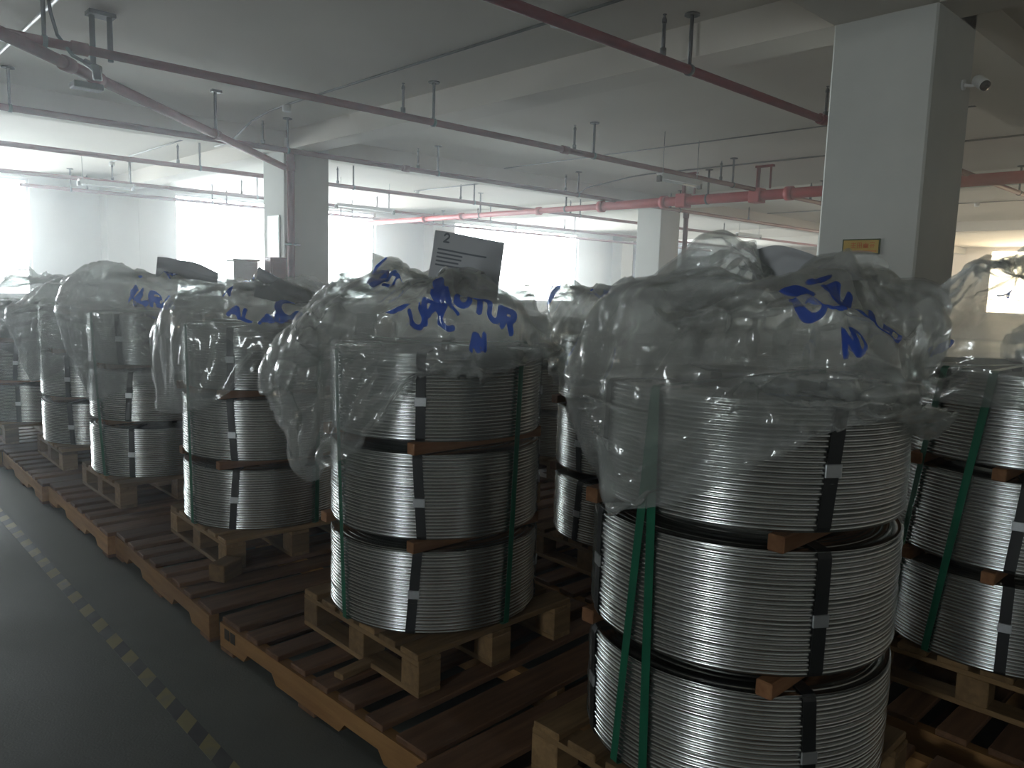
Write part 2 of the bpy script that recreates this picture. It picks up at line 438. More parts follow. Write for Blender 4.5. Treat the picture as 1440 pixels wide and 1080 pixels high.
sprinkler_line(6.06, -3.0, 16.0, [4.27, 6.6, 9.62, 12.3], [1.39, 4.62, 6.93, 9.93, 12.7], 'long dark red sprinkler pipe with a coupling crossing in front of the riser column', couplings=(6.45, 1.6))
sprinkler_line(8.72, -3.0, 20.0, [4.19, 6.4, 9.33, 12.2, 15.0], [1.69, 4.5, 6.74, 9.63, 12.5], 'dark sprinkler pipe passing just before the riser column', couplings=(6.2,))
sprinkler_line(11.15, -3.0, 28.0, [1.5, 4.12, 6.61, 9.15, 12.1, 15.2, 18.0], [1.8, 4.42, 6.9, 9.47, 12.4, 15.6], 'dark red sprinkler pipe just beyond the riser column')
sprinkler_line(14.1, -3.0, 28.0, [1.4, 4.14, 6.35, 9.3, 12.1, 15.1, 18.2], [1.7, 4.42, 6.65, 9.6, 12.5, 15.5], 'thin dark sprinkler pipe one bay before the windows')
sprinkler_line(16.05, 3.2, 28.0, [4.27, 6.9, 9.6, 12.3, 15.2], [4.0, 6.6, 9.9, 12.6], 'thin red sprinkler pipe running close along the windows')

main = thing('main_pipe', 'thick bright red fire main with flange couplings crossing under the ceiling', 'pipe', (10.62, -4, 2.84))
def mp(y): return (0, y + 4, 0)
MB().tube([mp(-4), mp(9.0), mp(9.12), mp(17.3)], 0.075, 18, radii=[0.075, 0.075, 0.052, 0.052]).build('pipe', M['pipe_red'], main)
for y, r in ((4.3, 0.1), (5.55, 0.1), (7.72, 0.1), (9.05, 0.098), (10.6, 0.075), (12.9, 0.075), (14.2, 0.075), (1.9, 0.1)):
    MB().tube([mp(y - 0.05), mp(y + 0.05)], r, 18).build('coupling', M['pipe_red'], main)
for y in (6.06, 7.35):   # square saddles with twin rods
    MB().cbox(-0.10, 0.10, y + 4 - 0.09, y + 4 + 0.09, -0.105, 0.105, 0.01).build('saddle', M['pipe_red'], main)
    MB().tube([(0, y + 4, 0.1), (0, y + 4, 0.40)], 0.03, 10).tube([(0, y + 3.8, 0.09), (0, y + 3.8, 0.40)], 0.016, 8).box(-0.03, 0.03, y + 3.76, y + 4.04, 0.40, 0.43).build('hanger', M['pipe_dark'], main)
for y in (4.75, 6.9, 9.9, 2.6, 12.3):
    MB().tube([mp(y), (0, y + 4, ZS - 2.84 - 0.004)], 0.016, 8).tube([(0, y + 4, ZS - 2.84 - 0.012), (0, y + 4, ZS - 2.84 - 0.002)], 0.06, 10).tube([mp(y - 0.015), mp(y + 0.015)], 0.083 if y < 9 else 0.06, 14).build('hanger', M['steel_dark'], main)

d45 = Vector((3.74, 3.71, 0)).normalized()
dg = thing('diagonal_pipe', 'red pipe slanting across the aisle ceiling to the riser on the column', 'pipe', (-1.0, 3.65, 2.83))
def dp(x): return Vector((x + 1.0, (x - 1.076) * 3.711 / 3.739 + 5.713 - 3.65, 0))
MB().tube([dp(-1.0), dp(4.80)], 0.04, 14).build('pipe', M['pipe_dark'], dg)
for x in (1.55, 1.80, 3.31):
    p = dp(x); MB().tube([p - d45 * 0.05, p + d45 * 0.05], 0.052, 14).build('coupling', M['pipe_dark'], dg)
p = dp(1.78)
MB().tube([p, (p.x, p.y, ZS - 2.855)], 0.02, 8).tube([(p.x + 0.11, p.y - 0.03, 0.12), (p.x + 0.11, p.y - 0.03, ZS - 2.832)], 0.02, 8).box(p.x - 0.03, p.x + 0.15, p.y - 0.06, p.y + 0.06, ZS - 2.86, ZS - 2.831).build('hanger', M['steel_dark'], dg)
MB().cbox(p.x - 0.15, p.x + 0.05, p.y - 0.06, p.y + 0.06, -0.10, -0.055, 0.006).build('bracket', M['steel_dark'], dg)
p = dp(3.31)
MB().tube([p, (p.x, p.y, ZS - 2.855)], 0.016, 8).box(p.x - 0.04, p.x + 0.06, p.y - 0.03, p.y + 0.03, ZS - 2.88, ZS - 2.855).build('hanger', M['steel_dark'], dg)

ri = thing('riser_pipe', 'dark red vertical riser pipe standing before the white column face', 'pipe', (4.90, 9.42, 0))
MB().tube([(0, 0, 0), (0, 0, ZS - 0.002)], 0.046, 14).build('pipe', M['pipe_dark'], ri)
MB().tube([(0, 0, 2.79), (0, 0, 2.91)], 0.056, 14).build('coupling', M['pipe_dark'], ri)
MB().tube([(0, 0, 3.2), (0, 0, 3.317)], 0.06, 14).build('sleeve', M['pipe_dark'], ri)
MB().tube([(-0.11, -0.03, 1.86), (0.11, -0.03, 1.86)], 0.016, 8).tube([(0, -0.03, 1.86), (0, 0.04, 1.86)], 0.02, 8).build('clamp', M['steel_dark'], ri)
r2 = thing('riser_pipe', 'dark red vertical riser pipe standing clear of the smaller white column', 'pipe', (13.35, 9.15, 0))
MB().tube([(0, 0, 0), (0, 0, 2.95)], 0.048, 14).build('pipe', M['pipe_dark'], r2)
MB().tube([(0, 0, 2.86), (0, 0, 3.0)], 0.06, 14).build('coupling', M['pipe_dark'], r2)
MB().tube([(-0.35, 0.0, 1.72), (0, 0, 1.72)], 0.03, 10).build('branch', M['pipe_dark'], r2)

def conduit(name, pts, r, mat, lab, boxes=()):
    t = thing(name, lab, 'conduit', pts[0])
    o = Vector(pts[0])
    MB().tube([Vector(p) - o for p in pts], r, 8).build('tube', M[mat], t)
    for b in boxes:
        b = Vector(b) - o
        MB().tube([b + Vector((0, 0, -0.045)), b + Vector((0, 0, 0.02))], 0.045, 12).build('junction_box', M['plastic_white'], t)
zc = ZS - 0.014
conduit('conduit', [(4.12, 2.34, zc), (4.12, 7.9, zc), (4.12, 8.4, zc - 0.01), (4.12, 8.85, zc - 0.06), (4.12, 9.47, ZB - 0.016), (4.12, 9.9, ZB - 0.016)], 0.011, 'conduit', 'dark conduit along the slab to the cross beam with a round junction box', [(4.12, 8.0, zc - 0.03), (4.12, 4.0, zc)])
conduit('conduit', [(4.2, 10.0, zc), (4.2, 14.4, zc)], 0.011, 'conduit', 'thin conduit ending in a box beyond the cross beam', [(4.2, 14.3, zc - 0.03)])
conduit('conduit', [(10.4, 2.34, zc), (10.4, 7.9, zc), (10.4, 8.3, zc - 0.02), (10.4, 9.2, ZB + 0.1), (10.4, 9.45, ZB - 0.015)], 0.011, 'conduit', 'dark conduit crossing above the bright red fire main', [(10.4, 7.6, zc - 0.03), (10.4, 3.4, zc - 0.03)])
conduit('conduit', [(8.6, 2.34, zc), (8.6, 9.4, zc)], 0.008, 'conduit', 'thin conduit on the slab before the fire main')
conduit('conduit', [(9.6, 10, zc), (9.6, 13.2, zc)], 0.011, 'conduit', 'short conduit with an end box near the fire main', [(9.6, 13.1, zc - 0.03)])
conduit('conduit', [(17.0, 2.34, zc), (17.0, 9.4, zc)], 0.011, 'conduit', 'conduit on the distant slab past the sign column', [(17.0, 5.0, zc - 0.03)])
conduit('white_conduit', [(1.53, 2.0, zc), (1.53, 9.3, zc)], 0.012, 'conduit_white', 'thin white conduit running along the aisle ceiling')
conduit('white_conduit', [(-2.0, 7.72, zc), (1.52, 7.72, zc)], 0.012, 'conduit_white', 'thin white branch conduit joining across the aisle ceiling')

cb = thing('cable', 'black cable drooping from the ceiling to the lamp over the aisle', 'cable', (1.45, 6.2, ZS))
MB().tube([(0, 0, -0.002), (0.01, -0.03, -0.15), (0.03, -0.09, -0.3), (0.09, -0.2, -0.44), (0.16, -0.3, -0.5)], 0.012, 8).build('cord', M['cable'], cb)
MB().tube([(0.14, -0.28, -0.48), (0.2, -0.34, -0.53), (0.2, -0.34, -0.60)], 0.03, 10, radii=[0.02, 0.035, 0.028]).build('lamp_holder', M['plastic_black'], cb)

def batten(x0, x1, y, z, lab):
    t = thing('strip_light', lab, 'lamp', ((x0 + x1) / 2, y, z), group='unlit strip lights hung below the slab')
    h = (x1 - x0) / 2
    MB().prism([(-0.05, 0.06), (-0.02, 0.0), (0.02, 0.0), (0.05, 0.06)], 'x', -h, h).build('housing', M['plastic_white'], t)
    MB().tube([(-h + 0.05, 0, -0.02), (h - 0.05, 0, -0.02)], 0.014, 10).build('tube', M['tube_glass'], t)
    for s in (-1, 1):
        MB().cbox(s * h - 0.02, s * h + 0.02, -0.03, 0.03, -0.045, 0.03, 0.004).build('end_cap', M['conduit'], t)
        MB().tube([(s * h * 0.85, 0, 0.06), (s * h * 0.85, 0, ZS - z - 0.002)], 0.004, 6).build('suspension_wire', M['conduit'], t)
batten(7.75, 8.6, 5.72, 2.74, 'white strip light hung beside the red fire main')
batten(7.5, 8.75, 12.7, 2.76, 'white strip light hung beyond the riser column toward windows')
batten(18.4, 19.6, 11.0, 2.93, 'small white strip light hung past the second riser')
batten(3.5, 4.3, 13.6, 2.8, 'white strip light hung before the first window pier')

# security camera and yellow sign on the sign column
cc = thing('security_camera', 'white dome-ended security camera fixed beside the sign column', 'camera', (5.34, 1.72, 2.70))
cc.scale = (.72, .72, .72)
MB().tube([(0, -0.004, 0.0), (0, -0.02, 0.0)], 0.045, 14).build('base', M['plastic_white'], cc)
MB().tube([(0, -0.015, 0), (0.03, -0.06, -0.01), (0.05, -0.09, 0.0)], 0.014, 8).build('arm', M['plastic_white'], cc)
bd = Vector((-0.42, -0.6, -0.5)).normalized(); b0 = Vector((0.07, -0.08, 0.05))
MB().tube([b0, b0 + bd * 0.02, b0 + bd * 0.13, b0 + bd * 0.14], 0.05, 16, radii=[0.032, 0.046, 0.048, 0.042]).build('body', M['plastic_white'], cc)
MB().tube([b0 + bd * 0.13, b0 + bd * 0.155, b0 + bd * 0.17], 0.04, 16, radii=[0.044, 0.042, 0.02]).build('lens_cover', M['plastic_black'], cc)

sg = thing('wall_sign', 'small yellow sign with orange characters and dark green rim on the column', 'sign', (4.85, 2.041, 1.705))
MB().cbox(-0.008, -0.0005, -0.115, 0.115, -0.047, 0.047, 0.002).build('rim', M['sign_green'], sg)
MB().box(-0.0095, -0.0075, -0.106, 0.106, -0.039, 0.039).build('face', M['sign_yellow'], sg)
glyphs = [[(-1, .8, 1, .8), (-1, 0, 1, 0), (0, 1, 0, -1), (-.8, -.9, .8, -.9)], [(-.9, 1, -.9, -1), (-.9, 1, .9, 1), (.9, 1, .9, -1), (-.9, 0, .9, 0), (0, 1, 0, -1)],
          [(-1, .5, 1, .5), (0, 1, 0, 0), (0, .2, -1, -1), (0, .2, 1, -1), (-.5, -.5, .5, -.5)], [(-1, 1, 1, 1), (-.7, .3, .7, .3), (-1, -.2, 1, -.2), (-.5, -.2, -.5, -1), (.5, -.2, .5, -1)]]
for k, g in enumerate(glyphs):
    mb = MB(); yc = 0.045 - k * 0.038
    for (a, b, c, d) in g:
        ya, yb = sorted((yc - a * 0.013, yc - c * 0.013)); za, zb = sorted((0.008 + b * 0.015, 0.008 + d * 0.015))
        mb.box(-0.0105, -0.0092, ya - 0.0022, yb + 0.0022, za - 0.002, zb + 0.002)
    mb.build('character', M['sign_orange'], sg)
MB().box(-0.0105, -0.0092, -0.095, 0.05, -0.03, -0.024).build('text_line', M['sign_orange'], sg)

bdx = thing('white_panel', 'white panel on the riser column side facing the aisle', 'board', (4.85, 9.78, 1.94))  # plain white panel laid on the column side
MB().cbox(-0.02, -0.001, -0.17, 0.17, -0.30, 0.30, 0.004).build('board', M['plastic_white'], bdx)
MB().box(-0.024, -0.019, -0.15, 0.15, -0.28, 0.28).build('sheet', M['plastic_white'], bdx)
hb = thing('hydrant_cabinet', 'dark red hydrant cabinet standing beside the riser pipe', 'cabinet', (4.66, 9.36, 0))
MB().cbox(-0.12, 0.10, -0.09, 0.09, 0.0, 1.68, 0.008).build('body', M['cabinet_red'], hb)
MB().cbox(-0.10, 0.08, -0.10, -0.088, 0.1, 1.62, 0.003).build('door', M['cabinet_red'], hb)
wc = thing('switch_cabinet', 'white switch cabinet standing next to the red hydrant cabinet', 'cabinet', (4.36, 9.7, 0))
MB().cbox(-0.16, 0.16, -0.12, 0.12, 0.0, 1.62, 0.008).build('body', M['plastic_white'], wc)
MB().cbox(-0.14, 0.14, -0.132, -0.118, 0.1, 1.56, 0.004).build('door', M['plastic_white'], wc)
MB().cbox(-0.18, 0.18, -0.14, 0.14, 1.62, 1.65, 0.006).build('lid', M['plastic_white'], wc)

# ------------------------------------------------------------------ pallets
ZL, ZU = 0.13, 0.27
# lower pallets: notched stringers along Y, deck boards along X
LX, LY = 1.14, 1.205
deck_w = [0.135, 0.085, 0.09, 0.085, 0.09, 0.085, 0.09, 0.135]
deck_me = {w: [MB().cbox(-LX / 2 + random.uniform(0, .012), LX / 2 - random.uniform(0, .012), -w / 2, w / 2, 0, 0.02, 0.003).mesh('deck_board', M['wood_old']) for _ in range(2)] for w in set(deck_w)}
bot_me = MB().cbox(-LX / 2, LX / 2, -0.05, 0.05, 0, 0.018, 0.003).mesh('bottom_board', M['wood_old'])
def notch(y0): return [(y0, 0.018), (y0 + 0.03, 0.052), (y0 + 0.2, 0.052), (y0 + 0.23, 0.018)]
poly = [(-LY / 2, 0.018)] + notch(-0.42) + notch(0.19) + [(LY / 2, 0.018), (LY / 2, 0.11), (-LY / 2, 0.11)]
str_me = MB().prism(poly, 'x', -0.019, 0.019).mesh('stringer', M['wood_old_y'])
def lower_pallet(x, y, rz, label, stamp=False):
    t = thing('stringer_pallet', label, 'pallet', (x, y, 0), rz, 'brown stringer pallets on the floor')
    for sx in (-LX / 2 + 0.019, 0, LX / 2 - 0.019):
        link('stringer', str_me, t, (sx, 0, 0))
    yy = -LY / 2; gap = (LY - sum(deck_w)) / (len(deck_w) - 1)
    for i, w in enumerate(deck_w):
        link('deck_board', deck_me[w][i % 2], t, (random.uniform(-.004, .004), yy + w / 2 + random.uniform(-.006, .006) * (0 < i < 7), 0.11), random.uniform(-.008, .008))
        yy += w + gap
    for sy in (-LY / 2 + 0.05, 0, LY / 2 - 0.05):
        link('bottom_board', bot_me, t, (0, sy, 0))
    if stamp:   # dark stencilled squares on the stringer end
        for k in (0, 1):
            MB().box(-LX / 2 - 0.0015, -LX / 2, LY / 2 - 0.075 - k * 0.045, LY / 2 - 0.038 - k * 0.045, 0.058, 0.098).build('stamp', M['ink_black'], t)
    return t
LP = [(1.72, 0.945, 0.01, 'brown stringer pallet below the biggest bagged stack'), (1.735, 2.19, 0.05, 'brown stringer pallet with a black stencil mark on its edge'),
      (1.705, 3.435, -0.015, 'brown stringer pallet carrying the stack with the blue C emblem'), (1.685, 4.645, -0.01, 'brown stringer pallet fourth along the aisle edge'),
      (1.665, 5.86, -0.012, 'brown stringer pallet fifth along the aisle edge'), (1.64, 7.07, -0.015, 'brown stringer pallet sixth along the aisle edge'), (1.62, 8.28, -0.01, 'brown stringer pallet last along the aisle edge')]
for i, (x, y, r, lab) in enumerate(LP): lower_pallet(x, y, r, lab, stamp=(i == 1))
ROW2 = [(2.98, 0.68), (2.9, 2.2), (2.88, 3.5), (2.86, 4.8), (2.84, 6.05), (2.8, 7.3)]
r2n = ['first', 'second', 'third', 'fourth', 'fifth', 'sixth', 'seventh']
for i, (x, y) in enumerate(ROW2):
    lower_pallet(x + 0.02, y - 0.02 + (0.05 if i == 0 else 0), random.uniform(-.01, .01), 'brown stringer pallet under the %s stack of the second row' % r2n[i])
ROW3 = [(4.15, 0.62), (4.1, 2.2), (3.98, 3.75), (4.0, 5.0), (4.0, 6.25), (3.98, 7.5)]
for i, (x, y) in enumerate(ROW3):
    lower_pallet(x + 0.05, y - 0.0, random.uniform(-.01, .01), 'brown stringer pallet under the %s stack of the third row' % r2n[i])

UP = 0.70
up_board = [MB().cbox(-UP / 2, UP / 2, -0.045, 0.045, 0, 0.02, 0.003).mesh('deck_board', M['wood_new']) for _ in range(1)][0]
up_lead = MB().cbox(-UP / 2, UP / 2, -0.05, 0.05, -0.012, 0.02, 0.003).mesh('deck_board', M['wood_new'])
up_block = MB().cbox(-0.045, 0.045, -0.045, 0.045, 0, 0.085, 0.003).mesh('block', M['wood_new'])
up_run = MB().cbox(-0.045, 0.045, -UP / 2, UP / 2, 0, 0.018, 0.003).mesh('runner', M['wood_new_y'])
up_cross = MB().cbox(-0.045, 0.045, -UP / 2, UP / 2, 0, 0.017, 0.003).mesh('stringer_board', M['wood_new_y'])
def upper_pallet(x, y, rz, label):
    t = thing('block_pallet', label, 'pallet', (x, y, ZL), rz, 'pale block pallets under the coil stacks')
    for sx in (-0.305, 0, 0.305):
        link('runner', up_run, t, (sx, 0, 0))
        link('stringer_board', up_cross, t, (sx, 0, 0.103))
        for sy in (-0.305, 0, 0.305):
            link('block', up_block, t, (sx, sy, 0.018))
    for k in range(6):
        sy = -0.30 + k * 0.12
        link('deck_board', up_lead if False else up_board, t, (0, sy, 0.12), random.uniform(-.006, .006))
    return t

# ------------------------------------------------------------------ coils
RC, RI, HC = 0.372, 0.20, 0.278
NT = 25
def winding_mesh(seed):
    rg = np.random.default_rng(seed)
    nseg = 112
    phi = np.linspace(0, 2 * np.pi, nseg, endpoint=False)
    pitch = HC / NT; wr = pitch / 2
    rings = []
    def ringrow(r, z, k, ph, ar, az):
        rr = r + ar * np.sin(k * phi + ph) ; zz = z + az * np.sin((k + 1) * phi + ph * 1.7)
        rings.append(np.stack([rr * np.cos(phi), rr * np.sin(phi), zz], -1))
    nf = 15; fw = (RC - RI) / nf
    for j in range(nf, 0, -1):                         # underside rings, inner -> outer
        r = RI + (j - 0.5) * fw
    for j in range(nf):
        r = RI + (j + 0.5) * fw
        ringrow(r - fw * 0.45, 0.0035, 1, 0, 0, 0); ringrow(r, 0.0, 1, 0, 0, 0)
    for i in range(NT):                                # outer face turns
        rj = RC - wr + rg.normal(0, 0.0011); ph = rg.uniform(0, 6.28); k = rg.integers(1, 4); ar = rg.uniform(0.0002, 0.0010); az = rg.uniform(0.0001, 0.00035)
        if i in (0, NT - 1): rj -= 0.004
        zc_ = (i + 0.5) * pitch
        for a in (-68, -36, 0, 36, 68):
            ringrow(rj + wr * 1.05 * math.cos(math.radians(a)), zc_ + wr * 0.98 * math.sin(math.radians(a)), k, ph, ar, az)
        if i < NT - 1: ringrow(rj + wr * 0.02, zc_ + wr, k, ph, ar, az)
    for j in range(nf - 1, -1, -1):                    # top rings, outer -> inner
        r = RI + (j + 0.5) * fw + rg.normal(0, 0.0008); dz = rg.normal(0, 0.0016) - 0.002; ph = rg.uniform(0, 6.28)
        for a in (60, 0, -60):
            ringrow(r + fw * 0.5 * math.sin(math.radians(a)), HC - fw * 0.42 + fw * 0.42 * math.cos(math.radians(a)) + dz, 2, ph, 0.001, 0.001)
    ringrow(RI, HC - 0.01, 1, 0, 0, 0)
    for z in np.linspace(HC - 0.02, 0.01, 8):
        ringrow(RI, z, 1, 0, 0, 0)
    P = np.stack(rings)
    P = np.concatenate([P, P[:1]], 0)
    return grid_mesh('winding', P[::-1].copy(), M['alu'])
WIND = [winding_mesh(s) for s in range(3)]
def ribbon(path, wdir, w, t, closed=False):
    """flat band along 3-D path, wdir per point is the width direction, t thickness along normal"""
    mb = MB(); n = len(path); vs_ = []
    for i in range(n):
        p = Vector(path[i])
        a, b = (path[(i - 1) % n], path[(i + 1) % n]) if closed else (path[max(i - 1, 0)], path[min(i + 1, n - 1)])
        tg = (Vector(b) - Vector(a)).normalized(); wd = Vector(wdir[i]).normalized(); nm = tg.cross(wd).normalized()
        for s, q in ((-1, 0), (1, 0), (1, 1), (-1, 1)):
            vs_.append(p + wd * s * w / 2 + nm * t * q)
    fs = []
    for i in range(n if closed else n - 1):
        j = (i + 1) % n
        for k in range(4):
            fs.append((i * 4 + k, i * 4 + (k + 1) % 4, j * 4 + (k + 1) % 4, j * 4 + k))
    return mb.add(vs_, fs)
e = 0.0028
loop = [(RC + e, 0.012), (RC + e, HC * 0.5), (RC + e, HC - 0.014), (RC - 0.004, HC + 0.0), (RC - 0.014, HC + e), (RI + 0.008, HC + e), (RI - e, HC - 0.008), (RI - e, 0.008), (RI + 0.008, -0.001), (RC - 0.012, -0.001), (RC - 0.002, 0.002)]
def strap_me(skew):
    pth = []; wd = []
    for r, z in loop:
        a = skew * (z / HC - 0.5)
        pth.append((r * math.cos(a), r * math.sin(a), z)); wd.append((-math.sin(a), math.cos(a), 0))
    return ribbon(pth, wd, 0.031, 0.0012, True).mesh('strap', M['strap_black'])
STRAP = [strap_me(s) for s in (-0.05, 0.0, 0.06)]
CLIP = MB().cbox(RC + e - 0.002, RC + e + 0.0035, -0.0185, 0.0185, -0.014, 0.014, 0.0012).mesh('clip', M['clip'])
def coil(x, y, z, ang, label, seed):
    t = thing('rod_coil', label, 'coil', (x, y, z), 0, 'strapped coils of aluminium rod')
    link('winding', WIND[seed % 3], t, None, random.uniform(0, 6.28))
    for k in range(4):
        a = ang + k * math.pi / 2 + random.uniform(-.03, .03)
        s = link('strap', STRAP[(seed + k) % 3], t, None, a)
        link('clip', CLIP, s, (0, 0, HC * random.uniform(.42, .55)))
    return t
stick_me = MB().cbox(-0.36, 0.36, -0.019, 0.019, 0, 0.037, 0.003).mesh('spacer_stick', M['stick'])
ZC = [ZU + 0.004, ZU + 0.004 + HC + 0.0395, ZU + 0.004 + 2 * (HC + 0.0395)]
ZTOP = ZC[2] + HC

def green_band(x, y, a_top, a_bot, lab, rot=0.0):
    """loop over the whole stack: over the top, down both sides, tucked under the bottom coil"""
    t = thing('strapping_band', lab, 'strap', (x, y, 0), 0, 'green strapping bands around the stacks')
    pth, wd = [], []
    zt, zb = ZTOP + 0.007, ZU + 0.0025
    def P(a, r, z): return (r * math.cos(a), r * math.sin(a), z)
    R = RC + 0.0065
    seq = []
    seq += [(0, R - 0.05, zb)]
    seq += [(0, R - 0.004, zb), (0, R, zb + 0.004)]
    for k in range(1, 15): seq.append((k / 15, R, zb + 0.004 + (zt - zb - 0.01) * k / 15))
    seq += [(1, R, zt - 0.006), (1, R - 0.008, zt), (1, 0.15, zt)]
    for f, r, z in seq:
        a = a_bot + (a_top - a_bot) * f
        pth.append(P(a, r, z)); wd.append((-math.sin(a), math.cos(a), 0))
    for f, r, z in seq[::-1]:
        a = a_bot + (a_top - a_bot) * f
        pth.append(P(a, -r, z)); wd.append((-math.sin(a), math.cos(a), 0))
    ribbon(pth, wd, 0.023, -0.001).build('band', M['strap_green'], t)
    return t

# ------------------------------------------------------------------ polythene bags
def smooth_noise(rg, nv, nu, wv, wu):
    """periodic (in u) band-limited noise"""
    f = np.fft.fft2(rg.normal(size=(nv, nu)))
    kv = np.fft.fftfreq(nv)[:, None] * wv; ku = np.fft.fftfreq(nu)[None, :] * wu
    f *= np.exp(-(kv ** 2 + ku ** 2) * 2.0)
    r = np.real(np.fft.ifft2(f)); return r / (r.std() + 1e-9)

def up2(A):
    """double a (v,u) grid, periodic in u"""
    B = np.empty((A.shape[0], A.shape[1] * 2) + A.shape[2:])
    Am, Ap, App = np.roll(A, 1, 1), np.roll(A, -1, 1), np.roll(A, -2, 1)
    B[:, 0::2] = A; B[:, 1::2] = (9 * (A + Ap) - Am - App) / 16
    D = np.empty((A.shape[0] * 2 - 1,) + B.shape[1:])
    D[0::2] = B
    mid = (B[:-1] + B[1:]) / 2
    if len(B) > 3: mid[1:-1] = (9 * (B[1:-2] + B[2:-1]) - B[:-3] - B[3:]) / 16
    D[1::2] = mid
    return D

def relax(P, T, Lu, Lv, Ls1, Ls2, iters, kt, grav, bend, rcol, zcol):
    for it in range(iters):
        A = np.zeros_like(P); cn = np.full(P.shape[:2] + (1,), 1e-6)
        def cons(Q, L, mode, wgt=1.0):
            nonlocal A, cn
            # mode: (dv, du)
            dv, du = mode
            if dv: a = P[:-dv]; b = np.roll(P, -du, 1)[dv:]
            else: a = P; b = np.roll(P, -du, 1)
            d = b - a; l = np.sqrt((d * d).sum(-1, keepdims=True)) + 1e-9
            k = (l - L[..., None]) / l
            if Q == 'bend': k = np.minimum(k, 0)
            c = 0.5 * k * d * wgt
            if dv:
                A[:-dv] += c; A[dv:] += -np.roll(c, du, 1) if du else -c
                cn[:-dv] += wgt; cn[dv:] += wgt
            else:
                A += c - np.roll(c, du, 1); cn += 2 * wgt
        cons('s', Lu, (0, 1)); cons('s', Lv, (1, 0)); cons('s', Ls1, (1, 1), .6); cons('s', Ls2, (1, -1), .6)
        cons('bend', 2 * Lu * 0.90, (0, 2), bend)
        L2 = (Lv[:-1] + Lv[1:]) * 0.92; cons('bend', L2, (2, 0), bend)
        P = P + 1.3 * A / cn
        P = P + kt * (T - P)
        P[..., 2] -= grav
        # keep off the coil
        r = np.hypot(P[..., 0], P[..., 1])
        inside = (r < rcol) & (P[..., 2] < zcol)
        up = inside & (zcol - P[..., 2] < rcol - r)
        P[..., 2] = np.where(up, zcol, P[..., 2])
        out = inside & ~up
        s = np.where(out, rcol / np.maximum(r, 1e-6), 1.0)
        P[..., 0] *= s; P[..., 1] *= s
    return P

def lens(P):
    Lu = np.linalg.norm(np.roll(P, -1, 1) - P, axis=-1); Lv = np.linalg.norm(P[1:] - P[:-1], axis=-1)
    return Lu, Lv

# letters as strokes in a 1 x 1 box
def arc(cx, cy, rx, ry, a0, a1, n=9):
    return [(cx + rx * math.cos(math.radians(a0 + (a1 - a0) * i / n)), cy + ry * math.sin(math.radians(a0 + (a1 - a0) * i / n))) for i in range(n + 1)]
GLY = {'A': [[(0, 0), (.4, 1), (.8, 0)], [(.17, .35), (.63, .35)]], 'L': [[(0, 1), (0, 0), (.6, 0)]], 'U': [[(0, 1), (0, .35)] + arc(.35, .35, .35, .35, 180, 360) + [(.7, 1)]],
       'D': [[(0, 0), (0, 1), (.3, 1)] + arc(.3, .5, .4, .5, 90, -90) + [(0, 0)]], 'C': [arc(.45, .5, .45, .5, 40, 320)], 'R': [[(0, 0), (0, 1), (.4, 1)] + arc(.4, .75, .25, .25, 90, -90) + [(0, .5)], [(.35, .5), (.7, 0)]],
       'H': [[(0, 0), (0, 1)], [(.65, 0), (.65, 1)], [(0, .5), (.65, .5)]], 'T': [[(0, 1), (.8, 1)], [(.4, 1), (.4, 0)]], 'J': [[(.5, 1), (.5, .3)] + arc(.25, .3, .25, .3, 0, -170)],
       'N': [[(0, 0), (0, 1), (.65, 0), (.65, 1)]], 'O': [arc(.4, .5, .4, .5, 0, 360, 16)], '2': [arc(.3, .7, .3, .3, 170, -30) + [(0, 0), (.65, 0)]], '=': [[(0, .3), (1, .3)], [(0, .7), (1, .7)]]}
def stroke_field(S, Tt, strokes, wid):
    f = np.full(S.shape, -1.0)
    for pl in strokes:
        for (ax, ay), (bx, by) in zip(pl[:-1], pl[1:]):
            dx, dy = bx - ax, by - ay; q = max(dx * dx + dy * dy, 1e-9)
            t = np.clip(((S - ax) * dx + (Tt - ay) * dy) / q, 0, 1)
            f = np.maximum(f, wid / 2 - np.hypot(S - ax - t * dx, Tt - ay - t * dy))
    return f
def letters(text, s0, t0, size, rot=0.0, gap=0.25, curve=0.0, mirror=False):
    out = []; x = 0.0; c, s = math.cos(rot), math.sin(rot)
    for ch in text:
        if ch == ' ': x += 0.5; continue
        for pl in GLY[ch]:
            q = []
            for px, py in pl:
                gx, gy = (x + px) * size, py * size - curve * ((x + px) * size) ** 2
                if mirror: gx = -gx
                q.append((s0 + gx * c - gy * s, t0 + gx * s + gy * c))
            out.append(q)
        x += max(p[0] for pl in GLY[ch] for p in pl) + gap
    return out

